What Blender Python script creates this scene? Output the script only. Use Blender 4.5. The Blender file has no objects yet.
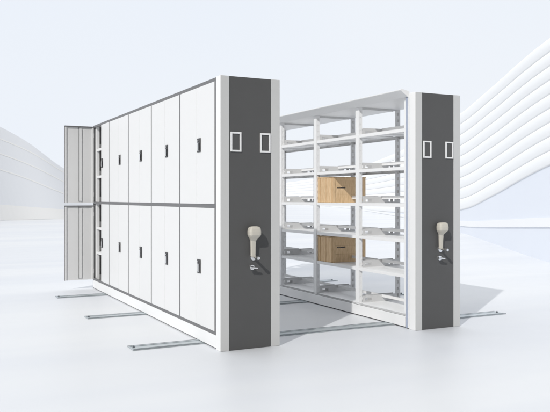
import bpy, bmesh, math, random
from mathutils import Vector, Matrix
random.seed(4)
S = bpy.context.scene
COL = S.collection

# ------------------------------------------------------------------ camera
CAM = Vector((-2.2815, -5.5041, 1.2804)); YAW = 0.4692
cd = bpy.data.cameras.new('camera'); cam = bpy.data.objects.new('camera', cd); COL.objects.link(cam)
cam.location = CAM; cam.rotation_euler = (math.pi/2, 0, -YAW)
cd.sensor_width = 36; cd.lens = 715.05*36/550; cd.shift_y = -8.29/550
cd.clip_start = 0.05; cd.clip_end = 2000
S.camera = cam

# ------------------------------------------------------------------ world: pale studio surround, bright beyond the set, dimmer behind the camera
w = bpy.data.worlds.new("World"); S.world = w; w.use_nodes = True
nt = w.node_tree; nt.nodes.clear()
out = nt.nodes.new('ShaderNodeOutputWorld'); bg = nt.nodes.new('ShaderNodeBackground')
tc = nt.nodes.new('ShaderNodeTexCoord')
dot = nt.nodes.new('ShaderNodeVectorMath'); dot.operation = 'DOT_PRODUCT'; dot.inputs[1].default_value = (0.0, 1.0, 0.0)
ramp = nt.nodes.new('ShaderNodeValToRGB')
mr = nt.nodes.new('ShaderNodeMapRange'); mr.inputs[1].default_value = -1; mr.inputs[2].default_value = 1
cr = ramp.color_ramp; cr.interpolation = 'EASE'
WORLD_BACK = 0.03; WORLD_MID = 0.84
cr.elements[0].position = 0.0; cr.elements[0].color = (WORLD_BACK*.96, WORLD_BACK*.98, WORLD_BACK, 1)
cr.elements[1].position = 0.80; cr.elements[1].color = (0.895, 0.925, 0.965, 1)
e = cr.elements.new(0.5); e.color = (WORLD_MID*.97, WORLD_MID*.985, WORLD_MID, 1)
e = cr.elements.new(0.36); e.color = (.15, .153, .156, 1)
# soft bluish veils
nz = nt.nodes.new('ShaderNodeTexNoise'); nz.inputs['Scale'].default_value = 1.6; nz.inputs['Detail'].default_value = 1.0
nr = nt.nodes.new('ShaderNodeMapRange'); nr.inputs[1].default_value = .35; nr.inputs[2].default_value = .65
mx = nt.nodes.new('ShaderNodeMix'); mx.data_type = 'RGBA'; mx.blend_type = 'MULTIPLY'
mx.inputs['B'].default_value = (0.93, 0.955, 0.995, 1)
nt.links.new(tc.outputs['Generated'], dot.inputs[0]); nt.links.new(dot.outputs['Value'], mr.inputs[0])
nt.links.new(mr.outputs[0], ramp.inputs[0]); nt.links.new(tc.outputs['Generated'], nz.inputs['Vector'])
nt.links.new(nz.outputs['Fac'], nr.inputs[0]); nt.links.new(nr.outputs[0], mx.inputs['Factor'])
nt.links.new(ramp.outputs[0], mx.inputs['A']); nt.links.new(mx.outputs['Result'], bg.inputs[0])
# overhead soft light: the surround brightens towards the zenith
sx = nt.nodes.new('ShaderNodeSeparateXYZ'); zr = nt.nodes.new('ShaderNodeMapRange'); zr.interpolation_type = 'SMOOTHSTEP'
zr.inputs[1].default_value = .35; zr.inputs[2].default_value = .95; zr.inputs[3].default_value = 1.0; zr.inputs[4].default_value = 2.0
nt.links.new(tc.outputs['Generated'], sx.inputs[0]); nt.links.new(sx.outputs['Z'], zr.inputs[0]); nt.links.new(zr.outputs[0], bg.inputs[1])
nt.links.new(bg.outputs[0], out.inputs[0])

# ------------------------------------------------------------------ key light
sd = bpy.data.lights.new('key_light', 'SUN'); sd.energy = 2.55; sd.angle = math.radians(0.8); sd.color = (1, .98, .945)
so = bpy.data.objects.new('key_light', sd); COL.objects.link(so)
so.rotation_euler = Vector((1.0, 0.77, -0.937)).to_track_quat('-Z', 'Y').to_euler()
so.location = (-4, -4, 5)

S.view_settings.view_transform = 'Standard'; S.view_settings.look = 'None'
S.view_settings.exposure = 0; S.view_settings.gamma = 1
S.render.engine = 'CYCLES'

# ------------------------------------------------------------------ materials
def mat(name, col, rough=.5, metal=0, spec=.5, var=.03, scale=6, bump=0, coat=0):
    m = bpy.data.materials.new(name); m.use_nodes = True; t = m.node_tree
    b = t.nodes['Principled BSDF']
    b.inputs['Roughness'].default_value = rough; b.inputs['Metallic'].default_value = metal
    b.inputs['Specular IOR Level'].default_value = spec; b.inputs['Coat Weight'].default_value = coat
    c = t.nodes.new('ShaderNodeTexCoord'); n = t.nodes.new('ShaderNodeTexNoise')
    n.inputs['Scale'].default_value = scale; n.inputs['Detail'].default_value = 4
    r = t.nodes.new('ShaderNodeMix'); r.data_type = 'RGBA'
    r.inputs['A'].default_value = tuple(x*(1-var) for x in col)+(1,)
    r.inputs['B'].default_value = tuple(min(1, x*(1+var)) for x in col)+(1,)
    t.links.new(c.outputs['Object'], n.inputs['Vector']); t.links.new(n.outputs['Fac'], r.inputs['Factor'])
    t.links.new(r.outputs['Result'], b.inputs['Base Color'])
    if bump:
        n2 = t.nodes.new('ShaderNodeTexNoise'); n2.inputs['Scale'].default_value = 260
        bp = t.nodes.new('ShaderNodeBump'); bp.inputs['Strength'].default_value = bump; bp.inputs['Distance'].default_value = .002
        t.links.new(c.outputs['Object'], n2.inputs['Vector']); t.links.new(n2.outputs['Fac'], bp.inputs['Height'])
        t.links.new(bp.outputs[0], b.inputs['Normal'])
    return m

M = {}
M['white'] = mat('white_powder_coat', (.80, .80, .80), .42, bump=.08, var=.012)
M['door'] = mat('white_door_coat', (.725, .725, .725), .4, bump=.08, var=.01)
M['trim'] = mat('light_grey_trim', (.57, .57, .562), .45, bump=.08, var=.012)
M['dark'] = mat('charcoal_panel', (.093, .093, .093), .55, spec=.3, bump=.1, var=.03)
M['frame'] = mat('mid_grey_frame', (.15, .15, .155), .5, bump=.05)
M['black'] = mat('black_plastic', (.02, .02, .022), .35)
M['chrome'] = mat('chrome', (.8, .8, .8), .12, metal=1)
M['steel'] = mat('rail_steel', (.50, .54, .56), .38, metal=.6, var=.06, scale=12)
M['steel_dark'] = mat('rail_groove_steel', (.10, .115, .13), .45, metal=.4)
M['beige'] = mat('beige_plastic', (.55, .52, .455), .4, var=.03, scale=20)
M['bumper'] = mat('blue_grey_rubber', (.36, .40, .50), .6)
M['floor'] = mat('pale_polished_floor', (.60, .615, .645), .42, spec=.45, var=.02, scale=.35)
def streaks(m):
    """faint wide pale streaks painted into the floor colour as reflections of the ribbed wall, running roughly towards the far end of the hall"""
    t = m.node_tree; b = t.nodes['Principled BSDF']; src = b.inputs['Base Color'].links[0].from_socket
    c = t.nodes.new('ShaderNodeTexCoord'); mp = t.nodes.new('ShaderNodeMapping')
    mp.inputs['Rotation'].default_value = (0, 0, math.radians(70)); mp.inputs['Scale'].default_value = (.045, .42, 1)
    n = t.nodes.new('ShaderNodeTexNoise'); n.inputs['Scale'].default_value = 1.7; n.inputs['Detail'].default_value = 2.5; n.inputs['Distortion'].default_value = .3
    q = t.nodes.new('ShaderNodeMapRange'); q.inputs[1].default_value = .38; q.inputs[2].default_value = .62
    k = t.nodes.new('ShaderNodeMix'); k.data_type = 'RGBA'; k.inputs['B'].default_value = (.645, .655, .67, 1)  # paler tone stands in for the ribbed wall mirrored in the floor
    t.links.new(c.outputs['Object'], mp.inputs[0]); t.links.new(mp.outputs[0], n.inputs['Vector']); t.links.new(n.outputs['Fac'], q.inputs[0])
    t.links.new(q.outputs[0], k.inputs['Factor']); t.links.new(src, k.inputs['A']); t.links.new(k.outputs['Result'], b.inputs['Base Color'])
    # slight unevenness in the polish
    n2 = t.nodes.new('ShaderNodeTexNoise'); n2.inputs['Scale'].default_value = 3.5; n2.inputs['Detail'].default_value = 5
    q2 = t.nodes.new('ShaderNodeMapRange'); q2.inputs[3].default_value = .36; q2.inputs[4].default_value = .52
    t.links.new(c.outputs['Object'], n2.inputs['Vector']); t.links.new(n2.outputs['Fac'], q2.inputs[0]); t.links.new(q2.outputs[0], b.inputs['Roughness'])
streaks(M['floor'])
M['bank'] = mat('pale_blue_bank', (.78, .805, .85), .7, var=.02, scale=.1)
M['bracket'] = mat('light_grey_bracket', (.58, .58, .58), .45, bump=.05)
M['hall'] = mat('pale_blue_hall_wall', (.74, .77, .83), .7, var=.02, scale=.15)
M['rib'] = mat('white_ribbed_wall', (.84, .845, .85), .8, var=.01, scale=.2)

def wood_mat():
    m = bpy.data.materials.new('pine_wood'); m.use_nodes = True; t = m.node_tree; b = t.nodes['Principled BSDF']
    b.inputs['Roughness'].default_value = .6
    c = t.nodes.new('ShaderNodeTexCoord'); mp = t.nodes.new('ShaderNodeMapping'); mp.inputs['Scale'].default_value = (9, 9, 1.6)
    n = t.nodes.new('ShaderNodeTexNoise'); n.inputs['Scale'].default_value = 7; n.inputs['Detail'].default_value = 6; n.inputs['Distortion'].default_value = .6
    r = t.nodes.new('ShaderNodeValToRGB'); r.color_ramp.elements[0].position = .3; r.color_ramp.elements[1].position = .7
    r.color_ramp.elements[0].color = (.56, .38, .205, 1); r.color_ramp.elements[1].color = (.73, .53, .32, 1)
    t.links.new(c.outputs['Object'], mp.inputs[0]); t.links.new(mp.outputs[0], n.inputs['Vector'])
    t.links.new(n.outputs['Fac'], r.inputs[0]); t.links.new(r.outputs[0], b.inputs['Base Color'])
    bp = t.nodes.new('ShaderNodeBump'); bp.inputs['Strength'].default_value = .2; bp.inputs['Distance'].default_value = .003
    t.links.new(n.outputs['Fac'], bp.inputs['Height']); t.links.new(bp.outputs[0], b.inputs['Normal'])
    return m
M['wood'] = wood_mat()

# ------------------------------------------------------------------ mesh helpers
def box(bm, x0, x1, y0, y1, z0, z1, bev=0):
    t = bmesh.new()
    vs = [t.verts.new((x, y, z)) for x in (x0, x1) for y in (y0, y1) for z in (z0, z1)]
    for f in ((0,1,3,2), (4,6,7,5), (0,4,5,1), (2,3,7,6), (0,2,6,4), (1,5,7,3)):
        t.faces.new([vs[i] for i in f])
    if bev:
        bmesh.ops.bevel(t, geom=t.edges[:], offset=bev, segments=2, affect='EDGES', profile=.6)
    merge(bm, t)
def merge(bm, t):
    me = bpy.data.meshes.new('t'); bmesh.ops.recalc_face_normals(t, faces=t.faces[:]); t.to_mesh(me); t.free()
    bm.from_mesh(me); bpy.data.meshes.remove(me)
def prism(bm, prof, a, b, axis='y'):
    """profile = list of 2-D points, extruded from a to b along the axis"""
    t = bmesh.new()
    def P(q, s):
        return (q[0], s, q[1]) if axis == 'y' else ((s, q[0], q[1]) if axis == 'x' else (q[0], q[1], s))
    A = [t.verts.new(P(q, a)) for q in prof]; B = [t.verts.new(P(q, b)) for q in prof]
    t.faces.new(A); t.faces.new(B[::-1]); n = len(prof)
    for i in range(n): t.faces.new((A[i], A[(i+1) % n], B[(i+1) % n], B[i]))
    merge(bm, t)
def rings(bm, R, cap=True):
    t = bmesh.new(); rs = [[t.verts.new(v) for v in r] for r in R]; n = len(rs[0])
    for a, b in zip(rs, rs[1:]):
        for i in range(n): t.faces.new((a[i], a[(i+1) % n], b[(i+1) % n], b[i]))
    if cap: t.faces.new(rs[0]); t.faces.new(rs[-1][::-1])
    merge(bm, t)
def cyl(bm, p, q, r, r2=None, n=20):
    p, q = Vector(p), Vector(q); d = (q-p).normalized(); r2 = r if r2 is None else r2
    u = d.orthogonal().normalized(); v = d.cross(u)
    c = lambda o, rr: [o+(u*math.cos(2*math.pi*i/n)+v*math.sin(2*math.pi*i/n))*rr for i in range(n)]
    rings(bm, [c(p, r), c(q, r2)])
def link(name, me, parent=None, smooth=False):
    o = bpy.data.objects.new(name, me); COL.objects.link(o)
    if parent: o.parent = parent
    return o
def obj(name, bm, m, parent=None, smooth=False, bev=0):
    me = bpy.data.meshes.new(name); bm.to_mesh(me); bm.free(); me.materials.append(M[m])
    if smooth:
        for p in me.polygons: p.use_smooth = True
    o = link(name, me, parent)
    if bev:
        b = o.modifiers.new('bevel', 'BEVEL'); b.width = bev; b.segments = 2; b.limit_method = 'ANGLE'; b.harden_normals = False
    return o
def part(name, m, parent, *boxes, bev=0):
    bm = bmesh.new()
    for b in boxes: box(bm, *b)
    return obj(name, bm, m, parent, bev=bev)
def thing(name, loc, label, cat, group=None):
    o = bpy.data.objects.new(name, None); COL.objects.link(o); o.location = loc; o.empty_display_size = .2
    o['label'] = label; o['category'] = cat
    if group: o['group'] = group
    return o
def tag(o, label=None, cat=None, group=None, kind=None):
    for k, v in (('label', label), ('category', cat), ('group', group), ('kind', kind)):
        if v: o[k] = v
    return o
def dup(o, parent, off):
    c = o.copy(); COL.objects.link(c); c.parent = parent; c.location = Vector(o.location)+Vector(off)
    return c

# ------------------------------------------------------------------ the setting
# floor: one sheet
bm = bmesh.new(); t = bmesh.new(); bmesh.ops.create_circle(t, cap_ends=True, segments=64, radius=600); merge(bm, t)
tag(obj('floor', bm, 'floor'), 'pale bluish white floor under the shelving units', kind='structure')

# wall points from image pixels, as (distance along the camera's horizontal heading, sideways offset)
AX = Vector((math.sin(YAW), math.cos(YAW), 0)); RT = Vector((math.cos(YAW), -math.sin(YAW), 0)); O = Vector((CAM.x, CAM.y, 0))
def from_camera(d, s): return O + AX*d + RT*s
def spline(pts, n=14):
    """Catmull-Rom through tuples"""
    P = [pts[0]]+list(pts)+[pts[-1]]; R = []
    for i in range(1, len(P)-2):
        for k in range(n):
            u = k/n
            R.append(tuple(.5*((2*b)+(-a+c)*u+(2*a-5*b+4*c-d)*u*u+(-a+3*b-3*c+d)*u**3) for a, b, c, d in zip(P[i-1], P[i], P[i+1], P[i+2])))
    R.append(tuple(pts[-1])); return R
def sweep(bm, st, side, zlo, zhi, d0, d1, tilt=0):
    """slab swept along the wall line: from z zlo(i) to zhi(i), from depth offset d0 to d1 (towards the hall)"""
    R = []
    for i, (d, s) in enumerate(st):
        j = min(i+1, len(st)-1); k = max(i-1, 0)
        T = (from_camera(*st[j])-from_camera(*st[k])).normalized(); N = Vector((-T.y, T.x, 0))*side
        p = from_camera(d, s); a, b = zlo(i), zhi(i)
        up = Vector((0, 0, 1))
        R.append([p+N*d0+up*a, p+N*(d1)+up*a, p+N*(d1+tilt)+up*b, p+N*d0+up*b])
    rings(bm, R)

RW = spline([(3,5.3,4.42,2.9),(8,5.2,4.42,2.45),(14,5.4,4.41,1.92),(20,6.1,4.39,1.33),(26,6.8,4.37,.84),(36,7.7,4.37,.5),(50,8.4,4.37,.25),(72,8.6,4.37,.1),(98,8.2,4.37,.1),(125,5.5,4.37,.1),(150,1.6,4.37,.1),(170,-6,4.37,.1),(178,-16,4.37,.1)])
st = [(a, b) for a, b, c, d in RW]
rw = thing('ribbed_wall', from_camera(14, 5.4), 'long curved white wall with stacked horizontal ribs behind the open shelving', 'wall')
rwl = rw.location
def wobj(name, bm, m, root, smooth=False):
    bmesh.ops.translate(bm, verts=bm.verts[:], vec=-root.location); return obj(name, bm, m, root, smooth)
bm = bmesh.new(); sweep(bm, st, 1, lambda i: -.05, lambda i: RW[i][2]-.03, -.3, 0)
wobj('wall_panel', bm, 'hall', rw)
NR = 9; BULGE = .018
for k in range(NR):
    lo = lambda i: RW[i][3]+(RW[i][2]-RW[i][3])*(k/NR)
    hi = lambda i: RW[i][3]+(RW[i][2]-RW[i][3])*((k+1)/NR)-.0
    bm = bmesh.new(); R = []
    for i, (d, q) in enumerate(st):
        Tn = (from_camera(*st[min(i+1, len(st)-1)])-from_camera(*st[max(i-1, 0)])).normalized(); N = Vector((-Tn.y, Tn.x, 0)); p = from_camera(d, q); a, b = lo(i), hi(i)
        R.append([p+N*.002+Vector((0, 0, a))]+[p+N*(.012+BULGE*math.sin(math.pi*u/8))+Vector((0, 0, a+(b-a)*u/8)) for u in range(9)]+[p+N*.002+Vector((0, 0, b))])
    rings(bm, R); wobj('rib', bm, 'rib', rw, True)
bm = bmesh.new()
SK = lambda i: RW[i][3]*.42
sweep(bm, st, 1, lambda i: max(.02, SK(i)-.10), lambda i: SK(i)+.09, .002, .02); wobj('skirting', bm, 'rib', rw)

LW = spline([(33,-18.5,11.2,8.6,6.6,4.6,1.1), (40,-15.4,6.75,5.55,4.4,3.25,.62), (43,-12.8,4.05,3.6,2.75,1.8,.30), (45.5,-10.5,2.3,2.1,1.5,.9,.14), (50,-4,1.4,1.2,.9,.6,.12)])  # pushed back along the lines of sight; heights follow image pixels
st = [(a[0], a[1]) for a in LW]
lw = thing('banked_wall', from_camera(40, -15.4), 'pale blue banked wall with thin white lines, at the left behind the open locker doors', 'wall')
def bank(bm, lo, hi, t0, t1):
    """strip of the leaning wall face between two heights, t0..t1 thick towards the hall"""
    R = []
    for i, (d, q) in enumerate(st):
        j = min(i+1, len(st)-1); k = max(i-1, 0)
        Tn = (from_camera(*st[j])-from_camera(*st[k])).normalized(); N = Vector((Tn.y, -Tn.x, 0)); p = from_camera(d, q); up = Vector((0, 0, 1))
        f = lambda z, t_: p-N*(z*.55)+N*t_+up*z
        a, b = lo(i), hi(i)
        R.append([f(a, t0), f(a, t1), f(b, t1), f(b, t0)])
    rings(bm, R)
bm = bmesh.new(); bank(bm, lambda i: -.05, lambda i: LW[i][2], -.5, 0); wobj('wall_panel', bm, 'bank', lw)
for c in (3, 4, 5):
    bm = bmesh.new(); bank(bm, lambda i: LW[i][c]-.04, lambda i: LW[i][c]+.04, .002, .012); wobj('strip', bm, 'rib', lw)
bm = bmesh.new(); bank(bm, lambda i: .01, lambda i: LW[i][6]+.30, .002, .008); wobj('skirting', bm, 'rib', lw)

# ------------------------------------------------------------------ dimensions shared by both units
W, T, LB, NB, H = .554, .0987, .9129, 5, 2.30
LEV = (.525, .870, 1.222, 1.588, 1.965)          # tops of the shelves
END = T+NB*LB

def end_panel(root):
    """front end of a unit: white body, two light grey edge trims, charcoal face, holders, crank, knob"""
    part('end_panel', 'white', root, (0, W, .004, T, 0, H), bev=.003)
    part('edge_trim', 'trim', root, (0.001, .0775, -.004, .0035, .001, H-.001), bev=.0015)
    part('edge_trim', 'trim', root, (.4685, W-.001, -.004, .0035, .001, H-.001), bev=.0015)
    part('face_panel', 'dark', root, (.078, .468, -.002, .0035, .002, H-.002))
    for x0 in (.089, .363):
        x1 = x0+.098; z0, z1 = 1.667, 1.832; b = .0145
        h = part('label_holder', 'white', root, (x0, x0+b, -.012, -.0022, z0, z1), (x1-b, x1, -.012, -.0022, z0, z1),
             (x0+b, x1-b, -.0118, -.0022, z0, z0+b), (x0+b, x1-b, -.0118, -.0022, z1-b, z1), bev=.0015)
        part('card_slot', 'dark', h, (x0+b, x1-b, -.0045, -.0023, z0+b, z1-b))
    # folding crank
    cx = .285
    bm = bmesh.new(); R = []
    prof = [(1.040, .020, .030, -.060), (1.035, .040, .058, -.056), (1.022, .050, .074, -.055), (.995, .054, .080, -.056), (.968, .053, .078, -.056), (.955, .047, .068, -.052),
            (.935, .033, .046, -.042), (.918, .024, .030, -.034), (.86, .0215, .026, -.032), (.815, .021, .025, -.032), (.790, .0205, .024, -.032), (.780, .016, .018, -.032)]
    for z, hx, dy, yc in prof:
        r = []
        for i in range(24):
            a = 2*math.pi*i/24; ca, sa = math.cos(a), math.sin(a)
            r.append((cx+hx*math.copysign(abs(ca)**.42, ca), yc+.5*dy*math.copysign(abs(sa)**.5, sa), z))
        R.append(r)
    rings(bm, R); grip = obj('crank_handle', bm, 'beige', root, smooth=False, bev=.0015)
    bm = bmesh.new(); cyl(bm, (cx, -.002, .90), (cx, -.036, .90), .012); obj('pivot', bm, 'chrome', grip, smooth=False)
    bm = bmesh.new(); cyl(bm, (cx+.012, 0, .775), (cx+.012, -.10, .775), .011)
    cyl(bm, (cx+.012, -.10, .775), (cx+.012, -.118, .775), .016, .013); cyl(bm, (cx+.012, -.002, .775), (cx+.012, -.014, .775), .030, .026)
    obj('crank_spindle', bm, 'chrome', root)
    bm = bmesh.new(); cyl(bm, (cx, -.002, .690), (cx, -.018, .690), .026, .022); cyl(bm, (cx, -.018, .690), (cx, -.045, .690), .010)
    cyl(bm, (cx-.040, -.048, .694), (cx+.036, -.048, .686), .0095, .0075); obj('lock_knob', bm, 'chrome', root)

def post(x0, x1, yc, z0, z1, solid_side, inner=True):
    """slotted C-channel; the slotted web faces -y"""
    bm = bmesh.new(); w2 = .0315; th = .003; y0 = yc-w2; wb = x1-x0; sl = .35*wb
    ya, yb = y0, y0+th
    cols = [x0+.0, x0+(wb-sl)/2, x0+(wb+sl)/2, x1]
    box(bm, cols[0], cols[1], ya, yb, z0, z1); box(bm, cols[2], cols[3], ya, yb, z0, z1)
    z = z0; pitch = .072; hl = .034
    while z < z1-.002:
        box(bm, cols[1], cols[2], ya, yb, z, min(z+pitch-hl, z1)); z += pitch
    if solid_side: box(bm, x0+th, x1-th, yb+.0006, yb+.0026, z0, z1)
    if inner: box(bm, x0, x0+th, yb, yc+w2, z0, z1)
    if not solid_side: box(bm, x1-th, x1, yb, yc+w2, z0, z1)
    return bm

def bracket_bm(y):
    """side plate standing on the shelf, two slots, chamfered ends"""
    bm = bmesh.new(); h = .074; th = .003
    xs = [.046, .080, .165, .235, .315, .390, .470, .505]
    for i in range(len(xs)-1):
        a, b = xs[i], xs[i+1]
        if i in (1, 5): box(bm, a, b, y, y+th, 0, .016); box(bm, a, b, y, y+th, .047, h)
        else: box(bm, a, b, y, y+th, 0, h)
    return bm

def shelf_set(root, bays, levels):
    proto = None
    for k in bays:
        y0 = T+k*LB+(.0335 if k else .052); y1 = T+(k+1)*LB-.0335
        for z in levels:
            if proto is None or proto[3] != (k == 0):
                bm = bmesh.new(); L = y1-y0
                # tray: sheet + front and rear lips with returns
                box(bm, .004, W-.004, 0, L, -.004, 0)
                for a, b in ((.004, .0065), (W-.0065, W-.004)): box(bm, a, b, 0, L, -.033, -.004)
                for a, b in ((.0065, .022), (W-.022, W-.0065)): box(bm, a, b, 0, L, -.033, -.0305)
                box(bm, .022, W-.022, .30*L, .30*L+.03, -.016, -.004); box(bm, .022, W-.022, .68*L, .68*L+.03, -.016, -.004)
                sh = obj('shelf', bm, 'white', root); sh.location = (0, y0, z)
                br = obj('bracket', bracket_bm(L-.006), 'bracket', sh)
                br2 = obj('bracket', bracket_bm(.003), 'bracket', sh)
                bm = bmesh.new(); box(bm, .296, .304, .007, L-.007, .046, .078, ); sb = obj('stop_bar', bm, 'white', sh)
                proto = (sh, (br, br2, sb), y0, k == 0)
            else:
                c = proto[0].copy(); COL.objects.link(c); c.parent = root; c.location = (0, y0, z)
                for ch in proto[1]:
                    d = ch.copy(); COL.objects.link(d); d.parent = c

def rail_pos(): return (.36, 2.10, 3.85)

# ------------------------------------------------------------------ unit with locker doors
A = thing('mobile_cabinet', (0, 0, 0), 'long cabinet with rows of white locker doors, the farthest pair of leaves standing open', 'cabinet')
end_panel(A)
HB, HF = .118, 2.297
part('base', 'white', A, (0, W, T+.001, END+.04, .012, HB), bev=.002)
part('top_panel', 'white', A, (.02, W, T+.001, END+.03, HF-.012, HF))
part('back_panel', 'white', A, (W-.012, W, T+.001, END+.03, HB+.001, HF-.013))
part('far_end_panel', 'frame', A, (.0215, W-.013, END+.005, END+.035, HB+.001, HF-.013))  # dark grey colour paints in the shade inside the far bay
part('partition', 'white', A, (.025, W-.013, T+4*LB-.008, T+4*LB+.008, HB+.001, HF-.013))
# grey frame grid
bars = [(.002, .020, T+.004, END+.030, HF-.030, HF-.0005), (.002, .020, T+.004, END+.030, HB+.0005, HB+.030), (.0022, .0198, T+.004, END+.030, 1.193, 1.225)]
def vb(y, w): return [(.0018, .0205, y-w, y+w, HB+.030, 1.193), (.0018, .0205, y-w, y+w, 1.225, HF-.030)]
for k in range(6): bars += vb(T+.018 if k == 0 else (END+.014 if k == 5 else T+k*LB), .016 if k in (0, 5) else .0165)
part('door_frame', 'frame', A, *bars)
def leaf(y0, y1, z0, z1, name='door'):
    bm = bmesh.new(); box(bm, -.001, .020, y0, y1, z0, z1, .002); return obj(name, bm, 'door', A)
def handle(parent, y, z):
    h = part('handle', 'black', parent, (-.0075, -.001, y-.040, y+.040, z-.062, z+.062), bev=.003)
    part('lever', 'chrome', h, (-.016, -.0077, y-.014, y+.014, z-.050, z+.024), bev=.003)
    bm = bmesh.new(); cyl(bm, (-.0077, y+.004, z+.040), (-.013, y+.004, z+.040), .009); obj('lock', bm, 'chrome', h)
ROWS = ((HB+.030, 1.193), (1.225, HF-.030))
for k in range(5):
    ya = T+k*LB+(.034 if k == 0 else .0165); yb = T+(k+1)*LB-(.0 if k == 4 else .0165); ym = T+(k+.5)*LB
    for r, (z0, z1) in enumerate(ROWS):
        hz = .670 if r == 0 else 1.748
        d = leaf(ya+.001, ym-.0022, z0+.001, z1-.001)
        handle(d, ym-.066, hz)
        if k < 4: leaf(ym+.0022, yb-.001, z0+.001, z1-.001)
# seam backing strips
part('seam_strip', 'white', A, *[(.0205, .023, T+(k+.5)*LB-.02, T+(k+.5)*LB+.02, HB+.031, HF-.031) for k in range(4)])
# open leaves: hinged at the far edge, standing square out from the side
for r, (z0, z1) in enumerate(((HB+.012, 1.168), (1.207, HF-.020))):
    bm = bmesh.new(); x0, x1 = -.402, -.004
    box(bm, x0, x1, END-.004, END-.001, z0, z1)
    box(bm, x0, x0+.022, END-.022, END-.004, z0, z1); box(bm, x1-.022, x1, END-.022, END-.004, z0, z1)
    d = obj('open_door', bm, 'door', A)
    d['label'] = ('lower' if r == 0 else 'upper')+' open door leaf showing its ribbed inside'
    xm = (x0+x1)/2
    part('stiffener', 'door', d, (xm+.004, xm+.034, END-.020, END-.0042, z0+.03, z1-.03))
    part('edge_seal', 'frame', d, (x0-.004, x0-.0002, END-.024, END-.001, z0, z1), (x0, x1, END-.0235, END-.0042, z1-.012, z1+.004),
         (xm-.006, xm+.0035, END-.012, END-.0042, z0+.02, z1-.013))
    # fine vertical flutes
    part('flute', 'door', d, *[(x0+.035+i*.0165, x0+.042+i*.0165, END-.0054, END-.0042, z0+.02, z1-.016) for i in range(9)],
         *[(xm+.045+i*.0165, xm+.052+i*.0165, END-.0054, END-.0042, z0+.02, z1-.016) for i in range(8)])
    for zz in (z0+.12, z1-.12):
        bm = bmesh.new(); cyl(bm, (-.006, END-.012, zz-.03), (-.006, END-.012, zz+.03), .007, n=10); obj('hinge', bm, 'chrome', d)
# far bay interior
for x0, x1 in ((.024, .068), (.495, .540)):
    part('post', 'white', A, (x0, x1, END-.070, END-.002, HB+.001, HF-.014), bev=.002)
shelf_set(A, (4,), (HB+.003,)+LEV)
for ch in list(A.children):
    if ch.name.startswith('shelf'): ch.location.x = .0; ch.scale = (.93, 1, 1); ch.location.x = .024
# little roller foot at the far end
part('foot', 'frame', A, (.002, .012, END+.03, END+.05, 0, HB-.002))

# ------------------------------------------------------------------ open unit
B = thing('open_shelving_unit', (2.0374, .0252, 0), 'open mobile shelving unit with white trays, slotted posts and charcoal crank end panel', 'shelving unit')
end_panel(B)
part('base', 'white', B, (0, W, T+.062, END+.04, .012, .117), bev=.002)
part('base_deck', 'white', B, (.004, W-.004, T+.062, END+.04, .1205, .140), bev=.002)
part('base_joint', 'frame', B, (.003, W-.003, T+.063, END+.039, .1168, .1207))
posts = {}
for k in range(6):
    yc = T+k*LB if k else T+.0355+.006
    for n, (x0, x1) in enumerate(((0, .045), (.488, W))):
        if k < 2:
            posts[n] = obj('post', post(x0, x1, 0, .1405, 2.262, n == 0, n == 0), 'white' if n == 0 else 'bracket', B); posts[n].location = (0, yc if k else T+.035+.012, 0)  # grey on the rear posts stands in for shade under the shelves
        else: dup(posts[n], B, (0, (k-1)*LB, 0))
    if k == 0: continue
    part('cross_beam', 'bracket', B, (.0455, .4875, yc-.030, yc-.020, 2.246, 2.2625), (.0455, .4875, yc+.008, yc+.016, 2.246, 2.2625))
shelf_set(B, range(5), (.1405,)+LEV)
part('bumper_strip', 'bumper', B, (-.012, .0, T+.012, T+.040, .01, 2.262), bev=.003)
part('edge_strip', 'white', B, (-.006, -.0005, T+.001, T+.0115, .01, 2.262))
bm = bmesh.new()
prism(bm, [(W, 2.263), (W, 2.272), (.004, 2.272), (.004, 2.318), (-.082, 2.336), (-.101, 2.330), (-.099, 2.322), (-.018, 2.266), (-.010, 2.263)], T+.001, END+.04)
obj('canopy', bm, 'white', B)
part('far_end_frame', 'white', B, (.05, .484, END-.004, END, .6, .62), (.05, .484, END-.004, END, 1.7, 1.72))
part('foot', 'frame', B, (.02, .06, END-.1, END-.04, 0, .0118), (W-.06, W-.02, END-.1, END-.04, 0, .0118))

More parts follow.
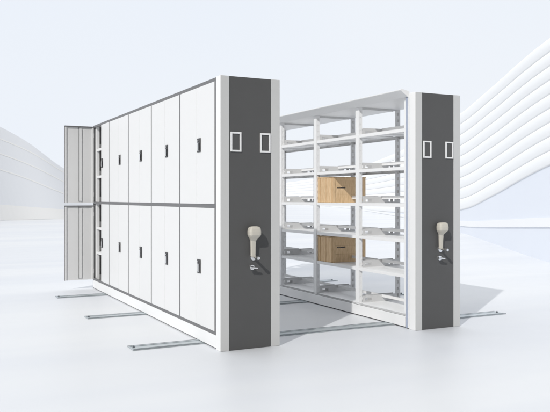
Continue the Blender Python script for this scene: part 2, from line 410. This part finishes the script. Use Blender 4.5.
# ------------------------------------------------------------------ rails
rl = ('floor rail nearest the front, running from left of the cabinet past the open shelving', 'middle floor rail of the three, second from the crank panels', 'rearmost floor rail, its end showing below the open locker doors')
proto = None
for (y, lab) in zip(rail_pos(), rl):
    if proto is None:
        r = thing('floor_rail', (-.637, y, 0), lab, 'rail', 'floor rails under the shelving units'); L = 4.18
        part('rail_base', 'steel', r, (0, L, 0, .19, .001, .007), bev=.002)
        part('track', 'steel', r, (.012, L-.012, .030, .052, .0072, .011), (.012, L-.012, .138, .160, .0072, .011), bev=.001)
        part('groove', 'steel_dark', r, (.0, L, .174, .189, .0072, .0085), (.0, L, .002, .014, .0072, .0085))
        for xx in (.03, L-.045):
            bm = bmesh.new(); cyl(bm, (xx, .095, .0072), (xx, .095, .022), .011, .008, n=10); obj('bolt', bm, 'steel_dark', r)
        proto = r
    else:
        c = proto.copy(); COL.objects.link(c); c.location = (-.637, y, 0); c['label'] = lab
        for ch in proto.children:
            d = ch.copy(); COL.objects.link(d); d.parent = c

# ------------------------------------------------------------------ crates
def crate(z, lab):
    sx, sy, sz = .475, .325, .292
    r = thing('wooden_crate', (2.058, 1.600, z), lab, 'crate', 'wooden crates on the open shelving'); th = .012
    # long faces: wide horizontal boards, short faces: upright planks
    for y0 in (0, sy-th):
        bm = bmesh.new(); n = 3; hb = sz/n
        for i in range(n): box(bm, th+.0005, sx-th-.0005, y0, y0+th, i*hb+.0006, (i+1)*hb-.0006, .001)
        f = obj('front_panel' if y0 == 0 else 'rear_panel', bm, 'wood', r)
        yy = (-.0012, -.0002) if y0 == 0 else (sy+.0002, sy+.0012)
        if y0 == 0:
            rr = random.Random(3); xx = .075; bm = bmesh.new()
            while xx < .185:
                wd = rr.uniform(.006, .012); hh = rr.uniform(.009, .016)
                box(bm, xx, xx+wd, -.0012, -.0003, .170, .170+hh); xx += wd+.0025
            box(bm, .075, .185, -.0010, -.00025, .1685, .1715); obj('stencil_mark', bm, 'black', f)
        for a in (th, sx-th-.036):
            part('corner_batten', 'wood', f, (a, a+.036, -.006, -.0004, 0, sz) if y0 == 0 else (a, a+.036, sy+.0004, sy+.006, 0, sz), bev=.0015)
    for x0 in (0, sx-th):
        bm = bmesh.new(); n = 5; wb = sy/n
        for i in range(n): box(bm, x0, x0+th-.0008, i*wb+.0045, (i+1)*wb-.0045, .002, sz-.002, .003)
        box(bm, x0+.0085 if x0 == 0 else x0, x0+th-.001 if x0 == 0 else x0+.0035, .004, sy-.004, .004, sz-.004)
        obj('side_panel', bm, 'wood', r)
    bm = bmesh.new()
    for i in range(4): box(bm, -.003, sx+.003, i*sy/4+.001, (i+1)*sy/4-.001, sz+.0005, sz+.0105, .0015)
    obj('lid', bm, 'wood', r)
    part('crate_floor', 'wood', r, (th, sx-th, th, sy-th, .002, .012))
    return r
crate(1.2222, 'upper of the two pale pine crates, on the middle shelf of the open shelving')
crate(.5252, 'lower of the two pale pine crates, two shelves down in the shade')
